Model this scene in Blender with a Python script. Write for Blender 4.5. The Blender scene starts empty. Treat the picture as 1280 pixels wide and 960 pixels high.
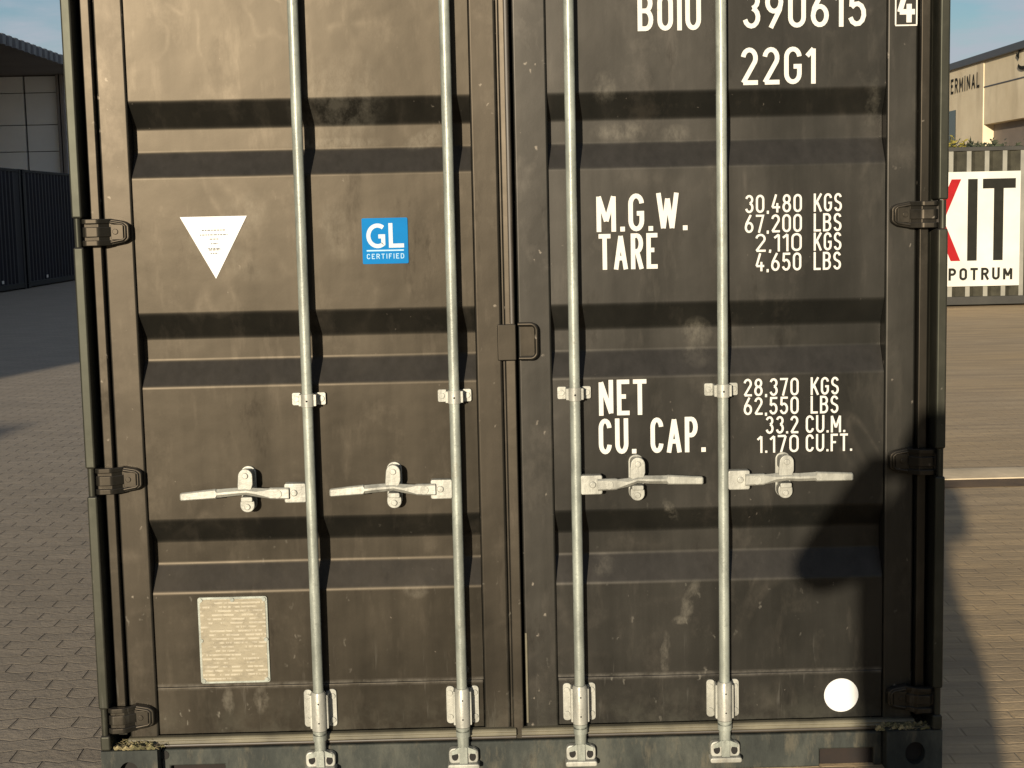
import bpy, bmesh, math, random
from mathutils import Vector, Matrix
R = math.radians
random.seed(7)
scene = bpy.context.scene
COL = scene.collection

# ------------------------------------------------------------------ camera
CAM = Vector((-0.0551, -4.25751, 1.64377))
PITCH, YAW, ROLL = 0.1154, 0.01104, -0.02181
fw = Vector((math.sin(YAW)*math.cos(PITCH), math.cos(YAW)*math.cos(PITCH), -math.sin(PITCH)))
rt = Vector((math.cos(YAW), -math.sin(YAW), 0))
up = rt.cross(fw)
r2 = rt*math.cos(ROLL) + up*math.sin(ROLL)
u2 = -rt*math.sin(ROLL) + up*math.cos(ROLL)
cd = bpy.data.cameras.new('camera'); cam = bpy.data.objects.new('camera', cd); COL.objects.link(cam)
M = Matrix((r2, u2, -fw)).transposed().to_4x4(); M.translation = CAM
cam.matrix_world = M
cd.sensor_width = 36; cd.lens = 1870/1280*36; cd.clip_start = 0.01; cd.clip_end = 3000
scene.camera = cam

# ------------------------------------------------------------------ light
SUN_AZ, SUN_EL = R(15.0), R(9.5)          # from behind the photographer, a little to the left, low
to_sun = Vector((-math.sin(SUN_AZ)*math.cos(SUN_EL), -math.cos(SUN_AZ)*math.cos(SUN_EL), math.sin(SUN_EL)))
sl = bpy.data.lights.new('sun', 'SUN'); sl.energy = 5.0; sl.angle = R(0.6); sl.color = (1.0, 0.865, 0.67)
so = bpy.data.objects.new('sun', sl); COL.objects.link(so)
so.rotation_euler = to_sun.to_track_quat('Z', 'Y').to_euler()
world = bpy.data.worlds.new('World'); scene.world = world; world.use_nodes = True
wn, wl = world.node_tree.nodes, world.node_tree.links
wn.clear()
wo = wn.new('ShaderNodeOutputWorld'); bg = wn.new('ShaderNodeBackground'); wl.new(bg.outputs[0], wo.inputs[0])
sky = wn.new('ShaderNodeTexSky'); sky.sky_type = 'NISHITA'; sky.sun_disc = False
sky.sun_elevation = SUN_EL
sky.sun_rotation = math.atan2(to_sun.x, to_sun.y)
sky.air_density = 1.0; sky.dust_density = 0.4; sky.ozone_density = 2.6
tc = wn.new('ShaderNodeTexCoord'); mp = wn.new('ShaderNodeMapping'); mp.inputs['Scale'].default_value = (1.6, 1.6, 6.5)
mp.inputs['Location'].default_value = (0.3, 0.2, 0.45)
wl.new(tc.outputs['Generated'], mp.inputs[0])
nz = wn.new('ShaderNodeTexNoise'); nz.inputs['Scale'].default_value = 4.2; nz.inputs['Detail'].default_value = 7; nz.inputs['Roughness'].default_value = 0.55
wl.new(mp.outputs[0], nz.inputs['Vector'])
cr = wn.new('ShaderNodeValToRGB'); cr.color_ramp.elements[0].position = 0.43; cr.color_ramp.elements[1].position = 0.60
wl.new(nz.outputs['Fac'], cr.inputs[0])
mx = wn.new('ShaderNodeMixRGB'); mx.inputs['Color2'].default_value = (4.9, 5.15, 5.9, 1)
mm = wn.new('ShaderNodeMath'); mm.operation = 'MULTIPLY'; mm.inputs[1].default_value = 0.8
wl.new(cr.outputs[0], mm.inputs[0]); wl.new(mm.outputs[0], mx.inputs['Fac'])
wl.new(sky.outputs[0], mx.inputs['Color1']); wl.new(mx.outputs[0], bg.inputs[0])
bg.inputs[1].default_value = 0.056
scene.view_settings.view_transform = 'Standard'; scene.view_settings.look = 'None'
scene.view_settings.exposure = 0.7; scene.view_settings.gamma = 1.0; scene.view_settings.use_curve_mapping = False
scene.render.engine = 'CYCLES'; scene.cycles.max_bounces = 6

# ------------------------------------------------------------------ node helpers
class NT:
    def __init__(s, name):
        s.m = bpy.data.materials.new(name); s.m.use_nodes = True
        s.n, s.l = s.m.node_tree.nodes, s.m.node_tree.links
        s.b = s.n['Principled BSDF']
        s.tc = s.n.new('ShaderNodeTexCoord')
    def co(s, scale=(1, 1, 1), loc=(0, 0, 0), rot=(0, 0, 0)):
        m = s.n.new('ShaderNodeMapping'); m.inputs['Scale'].default_value = scale
        m.inputs['Location'].default_value = loc; m.inputs['Rotation'].default_value = rot
        s.l.new(s.tc.outputs['Object'], m.inputs[0]); return m.outputs[0]
    def noise(s, scale, detail=4, rough=0.55, v=None, dist=0.0):
        t = s.n.new('ShaderNodeTexNoise'); t.inputs['Scale'].default_value = scale
        t.inputs['Detail'].default_value = detail; t.inputs['Roughness'].default_value = rough
        t.inputs['Distortion'].default_value = dist
        s.l.new(v if v else s.co(), t.inputs['Vector']); return t.outputs['Fac']
    def voro(s, scale, v=None, feature='F1', out='Distance'):
        t = s.n.new('ShaderNodeTexVoronoi'); t.feature = feature; t.inputs['Scale'].default_value = scale
        s.l.new(v if v else s.co(), t.inputs['Vector']); return t.outputs[out]
    def ramp(s, f, stops):
        r = s.n.new('ShaderNodeValToRGB'); e = r.color_ramp.elements
        while len(e) < len(stops): e.new(0.5)
        for x, (p, c) in zip(e, stops):
            x.position = p; x.color = (c, c, c, 1) if isinstance(c, (int, float)) else (*c, 1)
        s.l.new(f, r.inputs[0]); return r.outputs[0]
    def mix(s, f, a, b, mode='MIX'):
        m = s.n.new('ShaderNodeMixRGB'); m.blend_type = mode
        for k, v in (('Fac', f), ('Color1', a), ('Color2', b)):
            if isinstance(v, (int, float)):
                m.inputs[k].default_value = v if k == 'Fac' else (v, v, v, 1)
            elif isinstance(v, tuple): m.inputs[k].default_value = (*v, 1)
            else: s.l.new(v, m.inputs[k])
        return m.outputs[0]
    def math(s, op, a, b=0.0, c=None, clamp=False):
        m = s.n.new('ShaderNodeMath'); m.operation = op; m.use_clamp = clamp
        for i, v in enumerate((a, b, c)):
            if v is None: continue
            if isinstance(v, (int, float)): m.inputs[i].default_value = v
            else: s.l.new(v, m.inputs[i])
        return m.outputs[0]
    def sep(s, v=None):
        x = s.n.new('ShaderNodeSeparateXYZ'); s.l.new(v if v else s.tc.outputs['Object'], x.inputs[0]); return x.outputs
    def comb(s, x, y, z):
        c = s.n.new('ShaderNodeCombineXYZ')
        for i, v in enumerate((x, y, z)):
            if isinstance(v, (int, float)): c.inputs[i].default_value = v
            else: s.l.new(v, c.inputs[i])
        return c.outputs[0]
    def bump(s, h, strength=0.3, dist=0.01):
        b = s.n.new('ShaderNodeBump'); b.inputs['Strength'].default_value = strength; b.inputs['Distance'].default_value = dist
        s.l.new(h, b.inputs['Height']); s.l.new(b.outputs[0], s.b.inputs['Normal'])
    def set(s, color=None, rough=None, metal=None, spec=None, tint=None):
        for k, v in (('Base Color', color), ('Roughness', rough), ('Metallic', metal), ('Specular IOR Level', spec), ('Specular Tint', tint)):
            if v is None: continue
            if isinstance(v, (int, float)): s.b.inputs[k].default_value = v
            elif isinstance(v, tuple): s.b.inputs[k].default_value = (*v, 1)
            else: s.l.new(v, s.b.inputs[k])
        return s.m

def worn_paint(name, base, dust, rough=0.5, dusty=0.5, spec=0.5, tint=(1, .85, .66), splash=True, chips=.45, seamline=True, seed=0.0, smears=(), ledge=(0.024, 0.0225, 0.021)):
    """old dark container paint: dust film, rain streaks, rubbed swirls, scratches and splashes low down"""
    t = NT(name)
    o = (seed, seed*1.7, seed*0.6)
    streak = t.noise(9, 5, 0.6, t.co((1.0, 1.0, 0.09), o))
    cloud = t.noise(2.6, 6, 0.62, t.co((1, 1, 1), o))
    fine = t.noise(38, 4, 0.6, t.co((1, 1, 0.6), o))
    film = t.math('MULTIPLY', t.ramp(streak, [(0.35, 0.25), (0.75, 1.0)]), t.ramp(cloud, [(0.3, 0.3), (0.72, 1.0)]))
    col = t.mix(t.math('MULTIPLY', film, dusty), base, dust)
    # rubbed swirl marks: thin bands of a warped noise, only in patches
    w = t.noise(2.1, 2, 0.5, t.co((1, 1, 0.8), (3.1+seed, 0, 1.3)), 1.2)
    band = t.ramp(t.math('ABSOLUTE', t.math('SUBTRACT', w, 0.52)), [(0.0, 1.0), (0.035, 0.0)])
    patch = t.ramp(t.noise(2.4, 3, 0.6, t.co((1, 1, 1), (7.7+seed, 0, 0))), [(0.50, 0.0), (0.66, 1.0)])
    swirl = t.math('MULTIPLY', band, patch)
    blot = t.ramp(t.noise(5.5, 6, 0.7, t.co((1, 1, 0.7), (1.9+seed, 0, 4))), [(0.56, 0.0), (0.70, 1.0)])
    rub = t.ramp(t.noise(7, 5, 0.65, t.co((2.2, 1, 0.55), (6.3+seed, 0, 1), (0, R(24), 0))), [(0.56, 0.0), (0.72, 1.0)])
    swirl = t.math('MAXIMUM', t.math('MULTIPLY', swirl, t.ramp(fine, [(0.35, 0.2), (0.65, 1.0)])), t.math('MAXIMUM', t.math('MULTIPLY', blot, 0.7), t.math('MULTIPLY', rub, 0.6)))
    col = t.mix(t.math('MULTIPLY', swirl, 0.22), col, (0.070, 0.060, 0.048))
    # dark grease stains and drips
    stain = t.ramp(t.noise(6, 6, 0.72, t.co((1, 1, 0.35), (11+seed, 0, 2))), [(0.6, 0.0), (0.7, 1.0)])
    col = t.mix(t.math('MULTIPLY', stain, 0.55), col, (0.009, 0.008, 0.007))
    # chips
    cw = t.n.new('ShaderNodeTexNoise'); cw.inputs['Scale'].default_value = 60; cw.inputs['Detail'].default_value = 3
    t.l.new(t.co(), cw.inputs['Vector'])
    cv = t.mix(0.022, t.co((1, 1, 0.7), (seed, 2, 0)), cw.outputs['Color'], 'ADD')
    chip = t.ramp(t.voro(30, cv), [(0.07 if chips > .5 else 0.03, 1.0), (0.14 if chips > .5 else 0.08, 0.0)])
    keep = t.ramp(t.noise(7, 2, 0.5, t.co((1, 1, 1), (5+seed, 0, 0))), [(0.53, 0.0), (0.57, 1.0)])
    col = t.mix(t.math('MULTIPLY', t.math('MULTIPLY', chip, keep), chips), col, (0.13, 0.115, 0.095))
    if splash:
        x, y, z = t.sep()
        low = t.ramp(z, [(0.12, 1.0), (0.95, 0.0)])
        wv = t.n.new('ShaderNodeTexNoise'); wv.inputs['Scale'].default_value = 45; wv.inputs['Detail'].default_value = 3
        t.l.new(t.co(), wv.inputs['Vector'])
        dv = t.mix(0.035, t.co((1, 1, 0.5), (seed, 0, 0.3)), wv.outputs['Color'], 'ADD')
        dots = t.ramp(t.voro(27, dv), [(0.05, 1.0), (0.14, 0.0)])
        kk = t.ramp(t.noise(4.5, 3, 0.6, t.co((1, 1, 1), (2+seed, 0, 9))), [(0.47, 0.0), (0.58, 1.0)])
        sp = t.math('MULTIPLY', t.math('MULTIPLY', dots, kk), low)
        col = t.mix(t.math('MULTIPLY', sp, 0.6), col, (0.15, 0.142, 0.120))
        run = t.math('MULTIPLY', t.ramp(t.noise(1.0, 4, 0.7, t.co((34, 1, 3.0), (seed*3, 0, 5))), [(0.60, 0.0), (0.70, 1.0)]), t.ramp(z, [(0.14, 0.5), (0.22, 1.0), (0.30, 0.8), (0.42, 0.0)]))
        col = t.mix(t.math('MULTIPLY', run, 0.5), col, (0.085, 0.082, 0.072))
        seam = t.math('MULTIPLY', t.ramp(t.math('ABSOLUTE', t.math('SUBTRACT', z, 0.281)), [(0.004, 1.0), (0.010, 0.0)]),
                      t.ramp(t.noise(14, 5, 0.7, t.co((1, 1, 1), (4, 0, seed))), [(0.40, 0.15), (0.62, 1.0)]))
        col = t.mix(t.math('MULTIPLY', seam, 0.6 if seamline else 0.0), col, (0.10, 0.094, 0.082))
        muck = t.math('MULTIPLY', t.ramp(z, [(0.10, 1.0), (0.26, 0.0)]), t.ramp(t.noise(10, 5, 0.7), [(0.42, 0.0), (0.62, 1.0)]))
        col = t.mix(t.math('MULTIPLY', muck, 0.5), col, (0.05, 0.05, 0.04))
    if smears:
        x, y, z = t.sep(); acc = None
        warp = t.noise(11, 5, 0.7); sn = t.ramp(t.noise(24, 6, 0.75, t.co((1, 1, 0.6))), [(0.40, 0.0), (0.62, 1.0)])
        for (sx, sz, rx, rz, an, st) in smears:
            ca, sa = math.cos(R(an)), math.sin(R(an))
            dx = t.math('ADD', t.math('SUBTRACT', x, sx), t.math('MULTIPLY', t.math('SUBTRACT', warp, 0.5), 0.06)); dz = t.math('SUBTRACT', z, sz)
            u = t.math('DIVIDE', t.math('ADD', t.math('MULTIPLY', dx, ca), t.math('MULTIPLY', dz, sa)), rx)
            w = t.math('DIVIDE', t.math('SUBTRACT', t.math('MULTIPLY', dz, ca), t.math('MULTIPLY', dx, sa)), rz)
            d = t.math('ADD', t.math('MULTIPLY', u, u), t.math('MULTIPLY', w, w))
            v = t.math('MULTIPLY', t.ramp(d, [(0.25, 1.0), (1.0, 0.0)]), st)
            acc = v if acc is None else t.math('MAXIMUM', acc, v)
        col = t.mix(t.math('MULTIPLY', acc, sn), col, (0.105, 0.098, 0.080))
    # settled dust on ledges that face up
    ge = t.n.new('ShaderNodeNewGeometry'); nzv = t.sep(ge.outputs['Normal'])[2]
    col = t.mix(t.math('MULTIPLY', t.ramp(nzv, [(0.15, 0.0), (0.5, 1.0)]), t.ramp(fine, [(0.3, 0.5), (0.7, 0.85)])), col, ledge)
    rr = t.math('ADD', t.math('MULTIPLY', cloud, 0.16), t.math('MULTIPLY', streak, 0.16))
    rr = t.math('ADD', rr, t.math('MULTIPLY', stain, -0.04))
    rr = t.math('ADD', rr, rough - 0.16)
    specv = t.math('MULTIPLY', spec, t.math('ADD', t.math('ADD', 0.62, t.math('MULTIPLY', film, 0.55)), t.math('MULTIPLY', t.math('SUBTRACT', swirl, stain), 0.30)))
    h = t.math('ADD', t.noise(3.2, 3, 0.5, t.co((1, 1, 1), o)), t.math('MULTIPLY', t.noise(60, 4, 0.6), 0.02))
    t.bump(h, 0.30, 0.012)
    return t.set(col, rr, 0.0, specv, tint)

def plain(name, c, rough=0.6, metal=0.0, var=0.2, scale=8, spec=0.5, bump=0.0, tint=None):
    t = NT(name)
    n = t.noise(scale, 6, 0.62)
    lo = tuple(x*(1-var) for x in c); hi = tuple(min(1, x*(1+var)) for x in c)
    t.set(t.ramp(n, [(0.3, lo), (0.7, hi)]), t.math('ADD', t.math('MULTIPLY', n, 0.16), rough-0.08), metal, spec, tint)
    if bump: t.bump(t.noise(scale*6, 4, 0.6), bump, 0.004)
    return t.m

MAT = {}
MAT['door_left'] = worn_paint('left door paint', (0.0054, 0.0056, 0.0050), (0.018, 0.0165, 0.0130), 0.41, 0.6, 0.33, (1, .85, .65), smears=[  # nearly the right door's base colour, with a browner specular tint
    (-.300, .555, .04, .03, 0, .35), (-.480, 1.960, .16, .14, 35, .28), (-.760, 1.640, .10, .06, 40, .3), (-.500, 1.845, .16, .02, 0, .5), (-.240, 1.850, .07, .03, 20, .45), (-.820, 1.540, .16, .05, -30, .25), (-.500, 1.600, .05, .10, 10, .25), (-.860, .235, .02, .05, 0, .5), (-.760, .240, .02, .05, 0, .5)])
MAT['door_right'] = worn_paint('right door paint', (0.0056, 0.0060, 0.0055), (0.017, 0.0165, 0.0140), 0.41, 0.6, 0.32, (1, .93, .83), seed=2.7, smears=[
    (.500, .500, .022, .075, -18, .45), (.475, .445, .035, .015, 0, .6), (.425, .345, .014, .075, 0, .4), (.525, 1.215, .06, .035, 0, .5), (.530, 1.285, .05, .05, 0, .45), (.245, .610, .04, .035, 0, .65), (.445, .770, .02, .045, 30, .5), (.310, 1.860, .09, .03, 0, .4), (.470, 1.850, .05, .03, 0, .35), (.270, 1.980, .035, .05, 0, .35), (1.03, 1.93, .02, .08, 0, .3)])
MAT['frame'] = worn_paint('brown frame paint', (0.0058, 0.0060, 0.0054), (0.020, 0.0180, 0.0140), 0.42, 0.6, 0.36, (1, .85, .66), seed=4.2, chips=.9, seamline=False)
MAT['frame_right'] = worn_paint('right frame paint', (0.0060, 0.0064, 0.0058), (0.020, 0.0190, 0.0155), 0.42, 0.6, 0.35, (1, .93, .83), seed=6.9, chips=.95, seamline=False)  # nearly the same base as frame, with a more neutral specular tint
MAT['post'] = worn_paint('post paint', (0.012, 0.0125, 0.010), (0.034, 0.032, 0.024), 0.45, 0.7, 0.34, (.95, .98, .8), seed=8.3, seamline=False)
MAT['side'] = worn_paint('side paint', (0.018, 0.018, 0.018), (0.045, 0.04, 0.033), 0.55, 0.5, 0.4, splash=False, seed=2.2)

def sill_mat():
    t = NT('sill paint')
    n = t.noise(7, 7, 0.7, t.co((1, 1, 0.45)))
    n2 = t.noise(22, 6, 0.7, t.co((1, 1, 0.3), (4, 0, 0)))
    c = t.ramp(n, [(0.3, (0.012, 0.0145, 0.0135)), (0.5, (0.028, 0.032, 0.028)), (0.68, (0.060, 0.063, 0.052))])
    c = t.mix(t.ramp(n2, [(0.52, 0.0), (0.66, 0.6)]), c, (0.085, 0.077, 0.055))
    c = t.mix(t.ramp(t.noise(15, 6, 0.75, t.co((1, 1, 0.5), (9, 0, 1))), [(0.58, 0.0), (0.7, 0.7)]), c, (0.018, 0.017, 0.014))
    t.bump(n2, 0.3, 0.006)
    return t.set(c, 0.72, 0.0, 0.25)
MAT['sill'] = sill_mat()

def galv(name, base, seed=0.0):
    t = NT(name)
    n = t.noise(16, 6, 0.65, t.co((1, 1, 0.35), (seed, 0, 0)))
    lo = tuple(x*0.58 for x in base); hi = tuple(x*1.18 for x in base)
    c = t.ramp(n, [(0.3, lo), (0.65, hi)])
    rust = t.ramp(t.noise(13, 7, 0.75, t.co((1, 1, 0.5), (3+seed, 0, 2))), [(0.60, 0.0), (0.74, 0.6)])
    c = t.mix(rust, c, (0.17, 0.135, 0.085))
    grime = t.ramp(t.noise(9, 7, 0.78, t.co((2.2, 1, 0.28), (8+seed, 1, 3))), [(0.50, 0.0), (0.68, 0.75)])
    c = t.mix(grime, c, tuple(x*0.42 for x in base))
    spot = t.ramp(t.noise(55, 4, 0.7, t.co((1, 1, 1), (seed, 6, 1))), [(0.60, 0.0), (0.68, 0.5)])
    c = t.mix(spot, c, tuple(x*0.5 for x in base))
    t.bump(t.noise(90, 4, 0.6), 0.2, 0.003)
    return t.set(c, t.math('ADD', t.math('MULTIPLY', n, 0.2), 0.34), 0.25, 0.5)
MAT['galv'] = galv('galvanised rod', (0.245, 0.265, 0.232))
MAT['galv2'] = galv('galvanised fitting', (0.30, 0.302, 0.268), 5.0)
MAT['white'] = (lambda t: t.set(t.mix(t.ramp(t.noise(30, 6, 0.75), [(0.60, 0.0), (0.72, 0.55)]), (0.50, 0.492, 0.455), (0.16, 0.15, 0.13)), 0.6, 0, 0.25))(NT('stencil paint'))
MAT['sticker'] = plain('white sticker', (0.52, 0.525, 0.52), 0.5, var=0.04, scale=5)
MAT['grey_ink'] = plain('grey ink', (0.07, 0.075, 0.08), 0.6, var=0.2, scale=60)
MAT['blue'] = plain('blue sticker', (0.003, 0.125, 0.33), 0.6, var=0.10, scale=9, spec=0.06)
MAT['pale_ink'] = plain('pale ink', (0.33, 0.38, 0.42), 0.5, var=0.05)
MAT['cyan_ink'] = plain('dull pale ink', (0.20, 0.36, 0.48), 0.5, var=0.15, scale=40)
MAT['hole'] = plain('hole black', (0.008, 0.007, 0.006), 0.9, var=0.2)
MAT['rubber'] = plain('grimy rubber', (0.034, 0.028, 0.021), 0.5, var=0.4, scale=9, spec=0.5)
MAT['rubberl'] = plain('weathered rubber', (0.105, 0.096, 0.066), 0.6, var=0.35, scale=9, spec=0.4)
MAT['rust'] = plain('shaded rusty steel', (0.009, 0.0055, 0.004), 0.9, var=0.6, scale=14)  # brown darkened to carry the shade inside the sill cut-outs

def plate_mat():
    t = NT('embossed plate')
    x, y, z = t.sep()
    row = t.math('FLOOR', t.math('MULTIPLY', z, 84.0))
    fr = t.math('FRACT', t.math('MULTIPLY', z, 84.0))
    line = t.ramp(t.math('ABSOLUTE', t.math('SUBTRACT', fr, 0.5)), [(0.16, 1.0), (0.30, 0.0)])
    word = t.ramp(t.noise(1.0, 3, 0.7, t.comb(t.math('MULTIPLY', x, 30.0), t.math('MULTIPLY', row, 3.7), 0.0)), [(0.46, 0.0), (0.52, 1.0)])
    col_ = t.ramp(t.noise(1.0, 1, 0.5, t.comb(t.math('MULTIPLY', x, 9.0), t.math('MULTIPLY', row, 1.3), 4.0)), [(0.36, 0.0), (0.44, 1.0)])
    ink = t.math('MULTIPLY', t.math('MULTIPLY', line, word), col_)
    n = t.noise(26, 6, 0.7, t.co((0.7, 1, 1.2)))
    c = t.ramp(n, [(0.3, (0.175, 0.152, 0.102)), (0.7, (0.235, 0.208, 0.145))])
    c = t.mix(t.math('MULTIPLY', ink, 0.7), c, (0.34, 0.31, 0.235))
    c = t.mix(t.math('MULTIPLY', t.ramp(t.noise(60, 5, 0.75, t.co((0.5, 1, 1.3))), [(0.5, 0.0), (0.64, 1.0)]), 0.45), c, (0.11, 0.095, 0.065))
    t.bump(t.math('ADD', t.math('MULTIPLY', n, 0.5), ink), 0.4, 0.0015)
    return t.set(c, 0.5, 0.0, 0.4)
MAT['plate'] = plate_mat()

# ------------------------------------------------------------------ mesh helpers
class MB:
    def __init__(s): s.v, s.f, s.mi = [], [], []; s.cur = 0
    def add(s, vs, fs):
        o = len(s.v); s.v += [tuple(x) for x in vs]
        for f in fs: s.f.append(tuple(o+i for i in f)); s.mi.append(s.cur)
    def box(s, x0, x1, y0, y1, z0, z1):
        v = [(x, y, z) for x in (x0, x1) for y in (y0, y1) for z in (z0, z1)]
        s.add(v, [(0, 1, 3, 2), (4, 6, 7, 5), (0, 4, 5, 1), (2, 3, 7, 6), (0, 2, 6, 4), (1, 5, 7, 3)])
    def prism(s, pts, y0, y1, axis='y'):
        """outline pts (a,b) pushed along an axis; y: (x,z); x: (y,z); z: (x,y)"""
        n = len(pts)
        mk = {'y': lambda a, b, t: (a, t, b), 'x': lambda a, b, t: (t, a, b), 'z': lambda a, b, t: (a, b, t)}[axis]
        v = [mk(a, b, y0) for a, b in pts] + [mk(a, b, y1) for a, b in pts]
        s.add(v, [tuple(range(n)), tuple(range(2*n-1, n-1, -1))] + [(i, i+n, (i+1) % n+n, (i+1) % n) for i in range(n)])
    def tube(s, path, r, seg=16, cap=True):
        path = [Vector(p) for p in path]; rs = r if isinstance(r, (list, tuple)) else [r]*len(path)
        vs, n = [], len(path); prev = None
        for i, p in enumerate(path):
            d = (path[min(i+1, n-1)]-path[max(i-1, 0)]).normalized()
            a = prev if prev is not None else (Vector((0, 1, 0)) if abs(d.y) < 0.9 else Vector((1, 0, 0)))
            a = (a - d*a.dot(d)).normalized(); prev = a; b = d.cross(a)
            for k in range(seg):
                t = 2*math.pi*k/seg; vs.append(p + (a*math.cos(t)+b*math.sin(t))*rs[i])
        fs = [(i*seg+k, i*seg+(k+1) % seg, (i+1)*seg+(k+1) % seg, (i+1)*seg+k) for i in range(n-1) for k in range(seg)]
        if cap: fs += [tuple(range(seg-1, -1, -1)), tuple((n-1)*seg+k for k in range(seg))]
        s.add(vs, fs)
    def disc(s, x, y, z, r, d, seg=20, ry=None):
        s.prism([(x+r*math.cos(2*math.pi*k/seg), z+(ry or r)*math.sin(2*math.pi*k/seg)) for k in range(seg)], y, y+d)
    def sheet(s, prof, x0, x1):
        """a profile of (y,z) swept along x"""
        n = len(prof)
        s.add([(x0, a, b) for a, b in prof] + [(x1, a, b) for a, b in prof], [(i, i+1, i+1+n, i+n) for i in range(n-1)])
    def build(s, name, mats, parent=None, smooth=40, bevel=0, seg=2, fix=True):
        me = bpy.data.meshes.new(name); me.from_pydata(s.v, [], s.f)
        for m in (mats if isinstance(mats, (list, tuple)) else [mats]): me.materials.append(m)
        me.polygons.foreach_set('material_index', s.mi)
        if fix:
            bm = bmesh.new(); bm.from_mesh(me); bmesh.ops.recalc_face_normals(bm, faces=bm.faces); bm.to_mesh(me); bm.free()
        if smooth: me.shade_smooth(); me.set_sharp_from_angle(angle=R(smooth))
        o = bpy.data.objects.new(name, me); COL.objects.link(o)
        if bevel:
            b = o.modifiers.new('bevel', 'BEVEL'); b.width = bevel; b.segments = seg; b.limit_method = 'ANGLE'; b.angle_limit = R(40); b.harden_normals = bool(smooth)
        if parent: o.parent = parent
        return o
def empty(name, loc=(0, 0, 0), rz=0):
    o = bpy.data.objects.new(name, None); COL.objects.link(o); o.location = loc; o.rotation_euler.z = rz; return o
def tag(o, label=None, cat=None, group=None, kind=None):
    for k, v in (('label', label), ('category', cat), ('group', group), ('kind', kind)):
        if v: o[k] = v
    return o
def children(o): return [c for c in bpy.data.objects if c.parent == o]
def copy_tree(o, parent=None):
    c = o.copy(); COL.objects.link(c); c.parent = parent
    for ch in children(o): copy_tree(ch, c)
    return c
def rrect(x0, x1, z0, z1, r, seg=4):
    p = []
    for cx, cz, a in ((x1-r, z1-r, 0), (x0+r, z1-r, 90), (x0+r, z0+r, 180), (x1-r, z0+r, 270)):
        for k in range(seg+1):
            t = R(a+90*k/seg); p.append((cx+r*math.cos(t), cz+r*math.sin(t)))
    return p
def fillet(pts, r, seg=4, guard=.0008):
    """round the corners of an open polyline"""
    out = [pts[0]]
    for a, b, c in zip(pts, pts[1:], pts[2:]):
        A, B, C = Vector(a), Vector(b), Vector(c)
        d1, d2 = (A-B), (C-B); q = min(r, d1.length*.45, d2.length*.45)
        p, s_ = B+d1.normalized()*q, B+d2.normalized()*q
        if guard and d1.length > 2.5*q+guard: out.append(tuple(p+d1.normalized()*guard))
        for k in range(seg+1):
            t = k/seg; out.append(tuple(p*(1-t)**2 + B*2*t*(1-t) + s_*t**2))
        if guard and d2.length > 2.5*q+guard: out.append(tuple(s_+d2.normalized()*guard))
    out.append(pts[-1]); return out

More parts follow.
